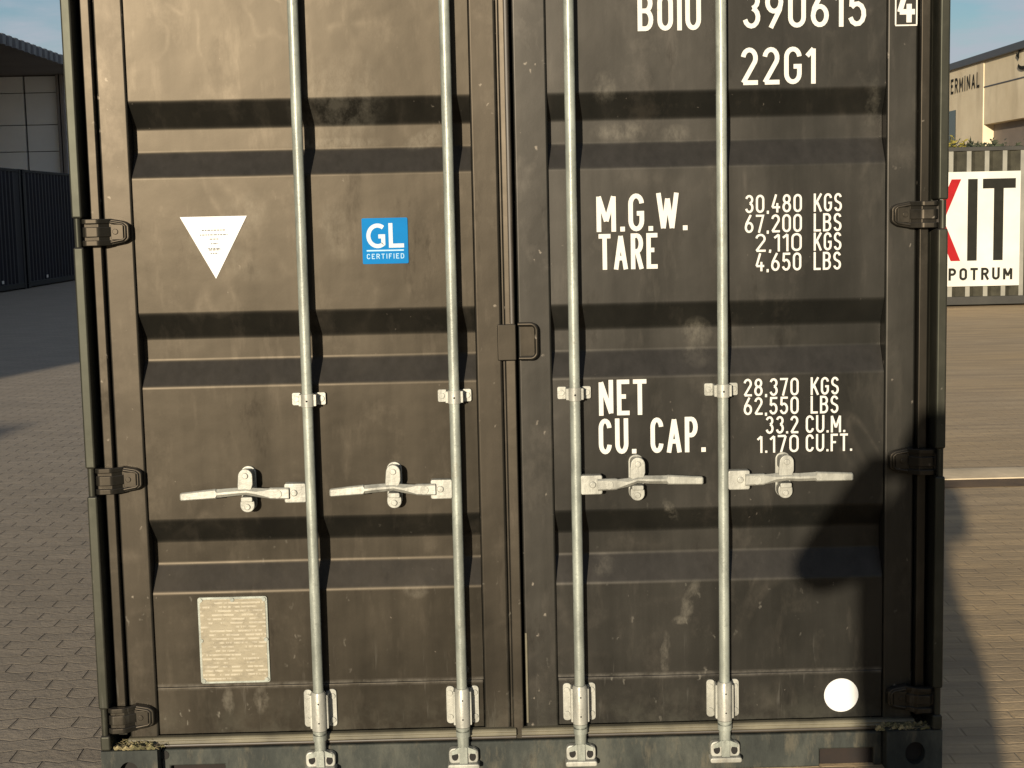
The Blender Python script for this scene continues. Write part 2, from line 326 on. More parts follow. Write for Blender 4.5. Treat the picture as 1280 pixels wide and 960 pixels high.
# ------------------------------------------------------------------ stencil lettering
def arc(cx, cy, rx, ry, a0, a1, n=10):
    return [(cx+rx*math.cos(R(a0+(a1-a0)*k/n)), cy+ry*math.sin(R(a0+(a1-a0)*k/n))) for k in range(n+1)]
_o = arc(.5, .76, .5, .24, 180, 0) + arc(.5, .24, .5, .24, 0, -180)
GL = {  # glyph: (width in heights, strokes on a unit box)
 '0': (.46, [_o+_o[:1]]), 'O': (.48, [_o+_o[:1]]),
 '1': (.20, [[(0, .83), (1, 1), (1, 0)]]),
 '2': (.46, [arc(.5, .75, .5, .25, 172, -28)+[(0, 0), (1, 0)]]),
 '3': (.46, [arc(.5, .77, .47, .23, 165, -80), arc(.5, .27, .5, .27, 80, -165)]),
 '4': (.48, [[(.52, 1), (0, .26), (1, .26)], [(.74, .52), (.74, 0)]]),
 '5': (.46, [[(.95, 1), (.12, 1), (.06, .53)], arc(.47, .31, .53, .31, 140, -160)]),
 '6': (.47, [arc(.5, .28, .5, .28, 0, 360, 18), [(.02, .32), (.1, .52), (.68, 1)]]),
 '7': (.44, [[(0, 1), (1, 1), (.36, 0)]]),
 '8': (.47, [arc(.5, .77, .44, .23, 0, 360, 16), arc(.5, .27, .5, .27, 0, 360, 16)]),
 '9': (.47, [arc(.5, .72, .5, .28, 0, 360, 18), [(.98, .68), (.9, .48), (.32, 0)]]),
 'A': (.54, [[(0, 0), (.5, 1), (1, 0)], [(.17, .29), (.83, .29)]]),
 'B': (.48, [[(0, 0), (0, 1)], [(.05, 1), (.5, 1)]+arc(.5, .77, .45, .23, 88, -90)+[(.05, .54)], [(.3, .54)]+arc(.5, .27, .5, .27, 88, -90)+[(.05, 0)]]),
 'C': (.47, [arc(.5, .75, .5, .25, 5, 180)+arc(.5, .25, .5, .25, 180, 355)]),
 'D': (.48, [[(0, 0), (0, 1), (.4, 1)]+arc(.4, .7, .6, .3, 90, 0)+arc(.4, .3, .6, .3, 0, -90)+[(0, 0)]]),
 'E': (.42, [[(1, 1), (0, 1), (0, 0), (1, 0)], [(0, .53), (.85, .53)]]),
 'F': (.40, [[(1, 1), (0, 1), (0, 0)], [(0, .52), (.85, .52)]]),
 'G': (.48, [arc(.5, .75, .5, .25, 5, 180)+arc(.5, .25, .5, .25, 180, 360)+[(1, .47), (.55, .47)]]),
 'I': (.03, [[(.5, 0), (.5, 1)]]),
 'K': (.48, [[(0, 0), (0, 1)], [(1, 1), (.05, .36)], [(.36, .58), (1, 0)]]),
 'L': (.40, [[(0, 1), (0, 0), (1, 0)]]),
 'M': (.62, [[(0, 0), (0, 1), (.5, .25), (1, 1), (1, 0)]]),
 'N': (.50, [[(0, 0), (0, 1), (1, 0), (1, 1)]]),
 'P': (.47, [[(0, 0), (0, 1)], [(.05, 1), (.5, 1)]+arc(.5, .74, .5, .26, 88, -90)+[(.05, .48)]]),
 'R': (.48, [[(0, 0), (0, 1)], [(.05, 1), (.5, 1)]+arc(.5, .75, .5, .25, 88, -90)+[(.05, .5)], [(.52, .48), (1, 0)]]),
 'S': (.46, [arc(.5, .76, .48, .24, 15, 230, 14)+arc(.5, .25, .5, .25, 50, -165, 14)]),
 'T': (.46, [[(0, 1), (1, 1)], [(.5, 1), (.5, 0)]]),
 'U': (.48, [[(0, 1)]+arc(.5, .25, .5, .25, 180, 360)+[(1, 1)]]),
 'W': (.72, [[(0, 1), (.25, 0), (.5, .9), (.75, 0), (1, 1)]]),
 'X': (.56, [[(0, 0), (1, 1)], [(0, 1), (1, 0)]]),
 '.': (.03, [[(.5, 0), (.5, .075)]]), ',': (.03, [[(.9, .06), (.9, -.02), (.1, -.14)]]), ' ': (.26, []),
}
def ribbon(mb, pts, w, y, map3):
    P = [Vector(p) for p in pts]
    closed = (P[0]-P[-1]).length < 1e-6 and len(P) > 3
    q = [P[0]]
    for p in P[1:]:
        if (p-q[-1]).length > 1e-6: q.append(p)
    P = q; n = len(P)
    if n < 2: return
    if closed and (P[0]-P[-1]).length > 1e-6: pass
    if not closed and n > 2:
        for i in range(1, n-1):
            if (P[i]-P[i-1]).normalized().dot((P[i+1]-P[i]).normalized()) < -0.25:
                ribbon(mb, [tuple(p) for p in P[:i+1]], w, y, map3); ribbon(mb, [tuple(p) for p in P[i:]], w, y-.00003, map3); return
    L = []
    for i in range(n):
        if closed:
            a = P[i]-P[i-1] if i else P[0]-P[n-2 if (P[0]-P[-1]).length < 1e-5 else n-1]
            b = (P[i+1]-P[i]) if i < n-1 else (P[1]-P[0] if (P[0]-P[-1]).length < 1e-5 else P[0]-P[i])
        else:
            a = P[i]-P[i-1] if i else P[1]-P[0]
            b = P[i+1]-P[i] if i < n-1 else P[i]-P[i-1]
        a, b = a.normalized(), b.normalized()
        na, nb = Vector((-a.y, a.x)), Vector((-b.y, b.x))
        m = na+nb
        m = m.normalized() if m.length > 1e-4 else na
        k = min(1/max(m.dot(na), 0.3), 1.45)
        L.append(m*k*w/2)
    v = []
    for p, o in zip(P, L): v += [map3(p+o, y), map3(p-o, y)]
    f = [(2*i, 2*i+1, 2*i+3, 2*i+2) for i in range(n-1)]
    mb.add(v, f)
def text_strokes(mb, s, x0, x1, z0, h, sw, y, gap=.16, m3=None, sq=None):
    """letters fitted between x0 and x1; sw is the stroke as a share of the height"""
    m3 = m3 or (lambda p, y: (p.x, y, p.y))
    def adv(c): return GL[c][0]+sw
    tot = sum(adv(c) for c in s) + gap*(len(s)-1)
    k = (x1-x0)/(tot*h) if x1 is not None else (sq or 1.0)
    x = x0; kk = 0
    for c in s:
        w, st = GL[c]
        W = adv(c)*h*k; S = sw*h
        for poly in st:
            kk += 1
            pts = [(x+S/2+u*max(W-S, 1e-5), z0+S/2+v*(h-S)) for u, v in poly]
            edge = lambda q: min(abs(q[0]), abs(q[0]-1), abs(q[1]), abs(q[1]-1)) < 1e-6
            if (Vector(pts[0])-Vector(pts[-1])).length > 1e-6:      # square ends out to the letter's box
                A, B = Vector(pts[0]), Vector(pts[1]); C, D = Vector(pts[-1]), Vector(pts[-2])
                if edge(poly[0]): pts[0] = tuple(A+(A-B).normalized()*S/2)
                if edge(poly[-1]): pts[-1] = tuple(C+(C-D).normalized()*S/2)
            ribbon(mb, pts, S, y-0.00006*(kk % 7), m3)
        x += W+gap*h*k

# ------------------------------------------------------------------ the ground
def paver_mat(name, c1, c2, mortar, wid, row, zig, warm=None, dirt=0.5, bumpd=0.02, streaky=0.15, jd=1.0):
    t = NT(name)
    x, y, z = t.sep()
    wob = t.noise(1.3, 3, 0.5)
    xs = t.math('ADD', x, t.math('MULTIPLY', wob, 0.05))
    tri = t.math('PINGPONG', t.math('MULTIPLY', xs, 1.0), wid/4)
    ys = t.math('ADD', y, t.math('MULTIPLY', tri, zig))
    ys = t.math('ADD', ys, t.math('MULTIPLY', t.noise(0.9, 2, 0.5, t.co((1, 1, 1), (5, 2, 0))), 0.06))
    b = t.n.new('ShaderNodeTexBrick'); b.offset = 0.5
    b.inputs['Scale'].default_value = 1; b.inputs['Brick Width'].default_value = wid; b.inputs['Row Height'].default_value = row
    b.inputs['Mortar Size'].default_value = 0.006; b.inputs['Mortar Smooth'].default_value = 0.6; b.inputs['Bias'].default_value = -0.1
    b.inputs['Color1'].default_value = (*c1, 1); b.inputs['Color2'].default_value = (*c2, 1); b.inputs['Mortar'].default_value = (*mortar, 1)
    t.l.new(t.comb(xs, ys, 0.0), b.inputs['Vector'])
    lines = t.noise(1.0, 4, 0.65, t.co((0.8, 7.0, 1)))
    big = t.noise(0.35, 5, 0.6, t.co((0.5, 1.4, 1)))
    mid = t.noise(2.4, 6, 0.65, t.co((0.6, 1.6, 1)))
    c = t.mix(t.ramp(big, [(0.32, 0.0), (0.68, dirt)]), b.outputs['Color'], warm or c2)
    c = t.mix(t.ramp(mid, [(0.35, 0.35), (0.62, 0.0)]), c, tuple(v*0.65 for v in c1))
    c = t.mix(t.ramp(t.noise(60, 5, 0.7), [(0.4, 0.2), (0.66, 0.0)]), c, tuple(v*0.6 for v in c1))
    c = t.mix(t.ramp(lines, [(0.40, streaky), (0.58, 0.0)]), c, tuple(v*0.62 for v in c1))
    h = t.math('ADD', t.math('MULTIPLY', b.outputs['Fac'], -jd), t.math('MULTIPLY', t.noise(45, 5, 0.65), 0.35))
    h = t.math('ADD', h, t.math('MULTIPLY', t.noise(4.5, 3, 0.5), 0.8))
    t.bump(h, 0.9, bumpd)
    return t.set(c, 0.85, 0, 0.3)
MAT['yard'] = paver_mat('brown brick yard', (0.45, 0.345, 0.215), (0.50, 0.385, 0.24), (0.42, 0.32, 0.20), 0.20, 0.075, 0.0, (0.52, 0.36, 0.17), 0.7, 0.008, 0.6, 0.3)
MAT['paving'] = paver_mat('grey interlocking pavers', (0.285, 0.243, 0.185), (0.34, 0.288, 0.22), (0.19, 0.16, 0.122), 0.205, 0.102, 0.40, (0.33, 0.278, 0.21), 0.5, 0.008, 0.2, 0.8)
MAT['kerb'] = plain('concrete kerb', (0.46, 0.385, 0.27), 0.9, var=0.25, scale=3, bump=0.5, spec=0.1)
MAT['drain'] = plain('dirty channel', (0.12, 0.075, 0.035), 0.9, var=0.4, scale=3)
g = MB(); g.add([(-900, -900, 0), (900, -900, 0), (900, 900, 0), (-900, 900, 0)], [(0, 1, 2, 3)])
tag(g.build('ground', MAT['yard'], smooth=0), kind='structure')
g = MB(); g.add([(-60, -40, .004), (0, -40, .004), (0, 160, .004), (-60, 160, .004)], [(0, 1, 2, 3)])
tag(g.build('pavement', MAT['paving'], smooth=0), kind='structure')
g = MB(); g.prism([(4.44, -.05), (4.44, .010), (4.62, .036), (4.66, .034), (4.66, -.05)], 0.2, 40, 'x')
tag(g.build('kerb', MAT['kerb'], bevel=.006), kind='structure')
g = MB(); g.add([(0.2, 4.20, .004), (40, 4.20, .004), (40, 4.44, .004), (0.2, 4.44, .004)], [(0, 1, 2, 3)])
tag(g.build('drain_channel', MAT['drain'], smooth=0), kind='structure')

# ------------------------------------------------------------------ the main container
YF = -0.075           # front of the corner castings and posts; the closed door faces lie at y = 0
box0 = empty('shipping_container')
tag(box0, 'dark brown shipping container seen close up at its closed doors with galvanised rods', 'shipping container')
HZ = [0.203, 0.905, 1.608, 2.310]      # hinge heights

def corner_castings():
    for sx in (-1, 1):
        for (y0, y1) in ((YF, YF+.178), (5.80, 5.978)):
            for (z0, z1) in ((0.0, .118), (2.473, 2.591)):
                m = MB(); xa, xb = sorted((sx*1.219, sx*1.057)); cx = sx*1.14; cz = (z0+z1)/2-.008
                fy, by = (y0, y1) if y0 < 1 else (y1, y0)
                # front face with an oval opening, then the remaining five sides
                n = 24; ring = [(cx+.029*math.cos(2*math.pi*k/n), cz+.034*math.sin(2*math.pi*k/n)) for k in range(n)]
                outer = []
                for k in range(n):
                    a = 2*math.pi*k/n; c, s_ = math.cos(a), math.sin(a)
                    tt = min(((xb-cx) if c > 0 else (cx-xa))/max(abs(c), 1e-6), ((z1-cz) if s_ > 0 else (cz-z0))/max(abs(s_), 1e-6))
                    outer.append((cx+c*tt, cz+s_*tt))
                v = [(x, fy, z) for x, z in ring] + [(x, fy, z) for x, z in outer] + [(x, fy+(.03 if fy < 1 else -.03), z) for x, z in ring]
                f = [(k, (k+1) % n, n+(k+1) % n, n+k) for k in range(n)] + [(k, 2*n+k, 2*n+(k+1) % n, (k+1) % n) for k in range(n)]
                m.add(v, f)
                # corners of the front face
                for X, Z in ((xa, z0), (xa, z1), (xb, z0), (xb, z1)):
                    near = sorted(range(n), key=lambda k: (outer[k][0]-X)**2+(outer[k][1]-Z)**2)[:2]
                    ok = [k for k in near]
                    m.add([(X, fy, Z)] + [(outer[k][0], fy, outer[k][1]) for k in ok], [(0, 1, 2)])
                w = [(x, y, z) for x in (xa, xb) for y in (fy, by) for z in (z0, z1)]
                m.add(w, [(0, 1, 3, 2), (4, 6, 7, 5), (0, 2, 6, 4), (1, 5, 7, 3), (2, 3, 7, 6)])
                m.cur = 1; m.add([(x, fy+(.03 if fy < 1 else -.03), z) for x, z in ring], [tuple(range(n))])
                m.build('corner_casting', [MAT['sill'], MAT['hole']], box0, smooth=30)
corner_castings()

def corner_post(sx):
    m = MB()
    def bx(a, b, y0, y1, z0, z1):
        a, b = sorted((sx*a, sx*b)); m.box(a, b, y0, y1, z0, z1)
    # front flange, cut away where the hinge pins sit
    zs = [.119]
    for h in HZ: zs += [h-.040, h+.040]
    zs += [2.472]
    for a, b in zip(zs[::2], zs[1::2]): bx(1.190, 1.219, YF, .0, a, b)
    bx(1.191, 1.2185, .0005, .17, .119, 2.472)             # side of the post
    bx(1.02, 1.1905, .10, .17, .119, 2.472)                # back of the recess
    # J-bar along the door edge
    o = m.build('corner_post', MAT['post'], box0, bevel=.006, seg=4)
    m = MB(); bx(1.1505, 1.1775, -.030, .099, .150, 2.44); m.build('door_jamb', MAT['frame'], o, bevel=.004, seg=3)
    for h in HZ:
        p = MB(); p.tube([(sx*1.2065, YF+.014, h-.0395), (sx*1.2065, YF+.014, h+.0395)], .0095, 14)
        p.build('hinge_pin', MAT['post'], o)
        p2 = MB(); a, b = sorted((sx*1.194, sx*1.2175)); p2.box(a, b, YF+.030, -.0005, h-.0395, h+.0395)
        p2.build('hinge_lug', MAT['side'], o, bevel=.002)
    return o
corner_post(-1); corner_post(1)
# J-bars take the frame paint: own brown tone
# front (far) end posts, side walls, roof, floor
for sx in (-1, 1):
    m = MB(); a, b = sorted((sx*1.219, sx*1.13)); m.box(a, b, 5.84, 5.975, .119, 2.472); m.build('corner_post', MAT['side'], box0, bevel=.006)
    prof = []; y = .18
    while y < 5.80:
        prof += [(y, 0), (y+.07, 0), (y+.138, 1), (y+.208, 1)]; y += .278
    prof = [p for p in prof if p[0] <= 5.83] + [(5.835, 0)]
    m = MB(); n = len(prof)
    xx = lambda t: sx*(1.214-.036*t)
    m.add([(xx(t), y, .158) for y, t in prof] + [(xx(t), y, 2.53) for y, t in prof], [(i, i+1, i+1+n, i+n) for i in range(n-1)])
    m.build('side_wall', MAT['side'], box0, smooth=20)
    m = MB(); a, b = sorted((sx*1.216, sx*1.15)); m.box(a, b, .104, 5.799, .02, .157)
    m.box(a, b, .104, 5.799, 2.531, 2.588); m.build('side_rail', MAT['side'], box0, bevel=.006)
m = MB(); m.box(-1.15, 1.15, .10, 5.83, 2.545, 2.57); m.build('roof', MAT['side'], box0)
m = MB(); m.box(-1.13, 1.13, 5.86, 5.92, .12, 2.55); m.build('front_wall', MAT['side'], box0)
m = MB(); m.box(-1.148, 1.148, .17, 5.83, .10, .15); m.build('floor', MAT['side'], box0)
m = MB(); m.box(-1.056, 1.056, -.03, .14, 2.455, 2.585); m.build('door_header', MAT['frame'], box0, bevel=.008)

def sill():
    m = MB()
    # outline of the sill's face with the two rectangular cut-outs beside the castings
    pts = [(-1.056, .0), (-1.03, .0), (-1.03, .053), (-.872, .053), (-.872, .0), (.872, .0), (.872, .053), (1.03, .053), (1.03, .0), (1.056, .0), (1.056, .103), (-1.056, .103)]
    m.prism(pts, -.030, .02)
    m.box(-1.056, 1.056, .021, .14, .06, .0995)
    o = m.build('door_sill', MAT['sill'], box0, bevel=.006, seg=3, smooth=30)
    for sx in (-1, 1):
        a, b = sorted((sx*1.04, sx*.86)); p = MB(); p.box(a, b, -.006, .002, .0, .06); p.build('recess_shade_plate', MAT['rust'], o)  # near-black plate stands in for the shaded depth of each cut-out
    p = MB(); p.disc(-1.047, -.0322, .087, .014, .0020, 18); p.build('drain_hole', MAT['hole'], o)
    return o
SILL = sill()

# cam and keeper sets at the foot of each rod
RODX = [-.589, -.173, .169, .590]
def cam_keeper(x, flip):
    m = MB()
    # two forged lugs on a base plate, with eyes
    y0 = -.032
    m.prism(rrect(x-.046, x+.046, .035, .051, .006), y0-.042, y0)
    m.prism(rrect(x-.043, x-.004, .046, .094, .014), y0-.024, y0+.0005)
    m.prism(rrect(x+.006, x+.043, .046, .092, .014), y0-.024, y0+.0005)
    o = m.build('cam_keeper', MAT['galv2'], SILL, bevel=.004, seg=3)
    h = MB()
    h.disc(x-.025, y0-.0265, .070, .0095, .002, 16, .0125); h.build('keeper_eye', MAT['hole'], SILL)
    h = MB(); h.disc(x+.026, y0-.0265, .068, .0095, .002, 16, .0125); h.build('keeper_eye', MAT['hole'], SILL)
for i, x in enumerate(RODX): cam_keeper(x, i > 1)

# ------------------------------------------------------------------ the doors
GR = [(1.965, 1.896, 1.826, 1.758), (1.371, 1.3025, 1.2355, 1.164), (.774, .709, .639, .562)]
DEP = .042
prof = [(0.0, 2.30)]
for a, b, c, d in GR: prof += [(0, a), (DEP, b), (DEP, c), (0, d)]
prof += [(0, .281)]
prof = fillet(prof, .0065, 5)
def door(side):
    x0, x1 = ((-1.0635, -.1105) if side < 0 else (.1085, 1.0605))
    dm, fm = (MAT['door_left'], MAT['frame']) if side < 0 else (MAT['door_right'], MAT['frame_right'])
    m = MB()
    n = len(prof); NX = 24
    xs = [x0+(x1-x0)*k/NX for k in range(NX+1)]
    def dent(x, z, y):       # the sheet is never perfectly flat
        return y + .0016*math.sin(5.1*x+side)*math.sin(3.7*z+1.1*side) + .0009*math.sin(11*x+2*z)
    v = [(x, dent(x, z, y), z) for x in xs for y, z in prof]
    m.add(v, [(i+k*n, i+1+k*n, i+1+(k+1)*n, i+(k+1)*n) for k in range(NX) for i in range(n-1)])
    d = m.build('door', dm, box0, smooth=50, fix=False)
    sol = d.modifiers.new('sheet', 'SOLIDIFY'); sol.thickness = .003; sol.offset = -1.0; sol.use_rim = False
    # stiles: the hinge side and the meeting side
    s = MB()
    if side < 0: s.prism(fillet([(-1.1475, .06), (-1.1475, -.010), (-1.0645, -.010), (-1.0645, .06)], .006, 3), .138, 2.43, 'z')
    else: s.prism(fillet([(1.0615, .06), (1.0615, -.010), (1.1475, -.010), (1.1475, .06)], .006, 3), .138, 2.43, 'z')
    s.build('hinge_stile', fm, d, smooth=40)
    s = MB()
    if side < 0: s.prism(fillet([(-.1095, .06), (-.1095, -.008), (-.0335, -.008), (-.0335, .06)], .007, 3), .138, 2.43, 'z')
    else: s.prism(fillet([(.0125, .06), (.0125, -.006), (.1075, -.006), (.1075, .06)], .006, 3), .138, 2.43, 'z')
    s.build('meeting_stile', fm, d, smooth=40)
    r = MB(); r.box(x0, x1, -.003, .058, .1385, .2805); r.build('bottom_rail', dm, d, bevel=.003)
    r = MB(); r.box(x0, x1, -.003, .058, 2.3005, 2.43); r.build('top_rail', dm, d, bevel=.003)
    # bottom rubber seal with two ribs
    q = MB(); xa, xb = ((-1.150, -.018) if side < 0 else (-.002, 1.150))
    pr = fillet([(-.004, .1375), (-.024, .1375), (-.030, .131), (-.027, .126), (-.031, .121), (-.026, .1165)], .004, 3)
    q.sheet(pr + [(-.004, .1165)], xa, xb); q.build('bottom_seal', MAT['rubberl'], d, smooth=60)
    q = MB(); q.sheet(fillet([(-.004, .1160), (-.020, .1160), (-.022, .108), (-.016, .104), (-.004, .104)], .003, 2), xa, xb)
    q.build('seal_lip', MAT['rubber'], d, smooth=60)
    return d
DL = door(-1); DR = door(1)
# meeting strip on the left door: rubber seal and overlapping steel bead
s = MB(); s.prism(fillet([(-.0325, .05), (-.0325, -.004), (-.026, -.004), (-.026, -.012), (.0045, -.0165), (.0045, .05)], .004, 4), .105, 2.43, 'z')
s.build('meeting_seal', MAT['frame'], DL, smooth=50)
s = MB(); s.prism(fillet([(-.012, .0), (-.011, -.0195), (-.004, -.0215), (.002, -.0195), (.003, .0)], .003, 3), 1.325, 2.43, 'z')
s.build('meeting_bead', MAT['rubber'], DL, smooth=60)
s = MB(); s.prism(fillet([(.0135, .0), (.0135, -.0105), (.0165, -.0125), (.0205, -.0105), (.0205, .0)], .002, 3), .150, .420, 'z')
s.build('seal_edge', MAT['rubberl'], DR, smooth=60)

def hinge(side, h, d):
    m = MB(); X = lambda a: side*a
    def poly(pts): return [(X(a), z+h) for a, z in (pts if side > 0 else pts[::-1])]
    # forged blade: tapered body, raised rim, sunk centre with a bolt
    out = fillet([(1.128, -.038), (1.084, -.030), (1.070, -.020), (1.070, .020), (1.084, .030), (1.128, .038)], .008, 3)
    m.prism(poly(out), -.036, -.0105)
    inn = [(1.122, -.028), (1.088, -.022), (1.081, -.016), (1.081, .016), (1.088, .022), (1.122, .028)]
    o = m.build('hinge', MAT['frame'], d, bevel=.004, seg=3)
    # knuckle: three forged ribs from pin to blade
    k = MB()
    for z0, z1, yy in ((.024, .0375, -.066), (-.013, .015, -.062), (-.0375, -.022, -.066)):
        pr = fillet([(1.199, yy+.012), (1.186, yy), (1.150, yy+.002), (1.118, -.034), (1.118, -.020), (1.150, -.044), (1.186, -.040)], .005, 2)
        pts = [(X(a), b) for a, b in pr]
        k.prism(pts, h+z0, h+z1, 'z')
    k.prism([(X(a), b) for a, b in ((1.192, -.052), (1.150, -.056), (1.120, -.030), (1.120, -.022), (1.150, -.042), (1.192, -.040))], h-.030, h+.030, 'z')
    k.build('hinge_knuckle', MAT['frame'], d, bevel=.0025, seg=2)
    p = MB(); a, b = sorted((X(1.086), X(1.121)))
    p.prism(rrect(a, b, h-.0215, h+.0215, .004), -.0395, -.0355)
    for zz in (-.0275, .0275): pass
    p.disc(X(1.108), -.0425, h+.001, .008, .004, 14)
    p.build('hinge_pad', MAT['frame'], d, bevel=.0015)
    r = MB(); pr = [Vector((X(a), -.0365, z+h)) for a, z in inn]
    r.tube(pr, .0045, 10); r.build('hinge_rim', MAT['frame'], d)
for h in HZ: hinge(-1, h, DL); hinge(1, h, DR)

RY = -.047
def locking_rod(x, d):
    m = MB(); m.tube([(x, RY, .142), (x, RY, 2.44)], .0150, 24)
    m.tube([(x, RY, .128), (x, RY, .1435)], .0205, 24); m.tube([(x, RY, .149), (x, RY, .156)], .0205, 24)
    m.tube([(x, RY, .096), (x, RY, .130)], [.0165, .0172], 24)
    # cam head gripping the keeper
    m.prism(rrect(x-.0115, x+.0115, .042, .100, .005), RY-.018, RY+.012)
    m.prism([(x-.034, .086), (x-.012, .098), (x+.012, .098), (x+.036, .088), (x+.036, .077), (x+.012, .080), (x-.012, .080), (x-.034, .075)], RY-.013, RY+.008)
    m.build('locking_rod', MAT['galv'], d, smooth=40)
    # lower bearing: tube with two bolted wings
    b = MB(); b.tube([(x, RY, .157), (x, RY, .264), (x, RY, .272)], [.0215, .0215, .0185], 24)
    for s in (-1, 1):
        a, c = sorted((x+s*.0235, x+s*.0475)); b.prism(rrect(a, c, .154, .266, .010), -.0105, -.0032)
        a, c = sorted((x+s*.0175, x+s*.0265)); b.prism(rrect(a, c, .160, .260, .003), RY, -.0045)
        for z in (.174, .246): b.disc(x+s*.0365, -.0145, z, .0082, .0045, 12)
    b.cur = 1
    for z in (.183, .240): b.disc(x+.001, RY-.0222, z, .0026, .002, 10)
    b.build('rod_bearing', [MAT['galv2'], MAT['hole']], d, smooth=40, bevel=.0012)
    # mid guide: clamp strap over the rod
    g = MB(); g.tube([(x, RY, 1.104), (x, RY, 1.142)], .0185, 24)
    for s in (-1, 1):
        a, c = sorted((x+s*.022, x+s*.048)); g.prism(rrect(a, c, 1.1045, 1.1405, .005), -.012, -.0005)
        a, c = sorted((x+s*.015, x+s*.025)); g.prism(rrect(a, c, 1.106, 1.139, .002), RY-.004, -.002)
        g.disc(x+s*.0365, -.0155, 1.1225, .0085, .0045, 12)
    g.cur = 1; g.disc(x, RY-.0192, 1.1215, .003, .002, 10)
    g.build('rod_guide', [MAT['galv2'], MAT['hole']], d, smooth=40, bevel=.0012)
for x, d in zip(RODX, (DL, DL, DR, DR)): locking_rod(x, d)

def handle(xr, xh, xt, d, zb, zh, zt):
    s = 1 if xt > xr else -1
    X = lambda a: xr+s*a
    L = abs(xt-xr); H = abs(xh-xr)
    # hinge block welded to the rod
    b = MB(); a, c = sorted((X(.012), X(.074))); b.prism(rrect(a, c, zb-.029, zb+.027, .006), RY-.013, RY+.016)
    b.disc(X(.046), RY-.0185, zb, .0095, .006, 14)
    b.build('handle_block', MAT['galv2'], d, bevel=.003, seg=2)
    m = MB()
    # lever: shank from the block, bent through the catch, flattened grip
    pts = [(.060, zb, .0165, .010), (.112, zb+.001, .0160, .009), (.118, zb+.001, .0140, .008), (H-.030, zb+.004, .0125, .0075), (H, zh, .0105, .0075), (H+.035, zh-.002, .0115, .0075),
           (H+.082, (zh+zt)/2+.001, .0120, .008), (H+.086, (zh+zt)/2+.001, .0135, .009), (L-.003, zt, .0112, .0085), (L, zt, .009, .007)]
    vs = []
    for a, z, hz, hy in pts:
        x = X(a); yc = RY-.004 - (.010 if a < H+.06 else .012)
        mid = .119 < a < H+.083
        c8 = [(-1.25, -.25), (-1.25, .25), (-.1, 1), (.6, 1), (1, .75), (1, -.75), (.6, -1), (-.1, -1)] if mid else [(-1, -.75), (-1, .75), (-.55, 1), (.55, 1), (1, .75), (1, -.75), (.55, -1), (-.55, -1)]
        vs += [(x, yc+cy*hy, z+cz*hz) for cy, cz in c8]
    n = len(pts)
    m.add(vs, [(i*8+k, i*8+(k+1) % 8, (i+1)*8+(k+1) % 8, (i+1)*8+k) for i in range(n-1) for k in range(8)] + [tuple(range(8)), tuple((n-1)*8+k for k in range(8))])
    m.disc(X(.092), RY-.027, zb, .012, .006, 16)
    m.build('door_handle', MAT['galv2'], d, smooth=22)
    # catch: back plate with rounded ends, hasp above, hook below
    r = MB(); zc = zh-.001
    r.prism(rrect(xh-.022, xh+.022, zc-.066, zc+.064, .0215, 6), -.009, -.0005)
    top = arc(xh, zc+.043, .0205, .0215, 0, 180, 10)
    r.prism(rrect(xh-.018, xh+.018, zc+.018, zc+.058, .012, 4), -.058, -.0095)
    r.prism(top + [(xh-s*0-.0225, zc+.018), (xh-.0225, zc+.006), (xh-.004, zc-.004), (xh+.016, zc+.006), (xh+.0205, zc+.020)], -.0665, -.0585)
    r.prism(rrect(xh-.0165, xh+.0165, zc-.032, zc-.018, .004), -.058, -.0095)
    r.prism(rrect(xh-.0205, xh+.0205, zc-.064, zc-.020, .0195, 6), -.047, -.0092)
    for dz in (.045, -.048): r.disc(xh, -.0715 if dz > 0 else -.052, zc+dz, .0085, .005, 14)
    r.build('handle_catch', MAT['galv2'], d, bevel=.002, seg=2)
handle(RODX[0], -.771, -.957, DL, .860, .869, .857)
handle(RODX[1], -.352, -.533, DL, .861, .871, .859)
handle(RODX[2], .344, .529, DR, .863, .876, .869)
handle(RODX[3], .768, .957, DR, .867, .873, .870)

# seal bracket where the doors meet
m = MB(); m.prism(rrect(-.047, .006, 1.221, 1.324, .004), -.034, -.0225); m.build('seal_plate', MAT['frame'], DL, bevel=.003)
m = MB(); m.tube([Vector(p) for p in fillet([(.012, -.026, 1.323), (.054, -.030, 1.323), (.064, -.030, 1.312), (.064, -.030, 1.236), (.054, -.030, 1.226), (.014, -.026, 1.226)], .012, 3)], .0058, 12)
m.box(.018, .058, -.0135, -.0065, 1.232, 1.317)
m.build('seal_loop', MAT['frame'], DR, smooth=50)

# stickers, plate and lettering on the doors
YT = -.0048
m = MB(); m.prism([(-.934, 1.6455), (-.7455, 1.6455), (-.8395, 1.470)], YT+.0016, YT+.0026)
m.cur = 1
for z, a, b in ((1.607, -.874, -.806), (1.594, -.880, -.802), (1.582, -.853, -.828), (1.569, -.850, -.829), (1.5555, -.858, -.823), (1.5515, -.856, -.824), (1.542, -.852, -.830)):
    x = a
    while x < b:
        w = random.uniform(.004, .011); e = min(b, x+w)
        m.box(x, e, YT+.0010, YT+.0015, z-.0016, z+.0016); x = e+.0022
o = m.build('triangle_sticker', [MAT['sticker'], MAT['grey_ink']], DL, smooth=0)
o['label'] = 'white triangular sticker pointing down with small illegible print'
m = MB(); m.prism(rrect(-.423, -.2935, 1.502, 1.631, .004), YT+.0016, YT+.0026)
m.cur = 1
yy = YT+.0012
_G = arc(.5, .5, .5, .5, 52, 180, 12)+arc(.5, .5, .5, .5, 180, 306, 12)+[(.80, .10), (.80, .47), (.54, .47)]
ribbon(m, [(-.411+.006+u*.052, 1.547+.005+v*.058) for u, v in _G], .0115, yy, lambda p, y: (p.x, y, p.y))
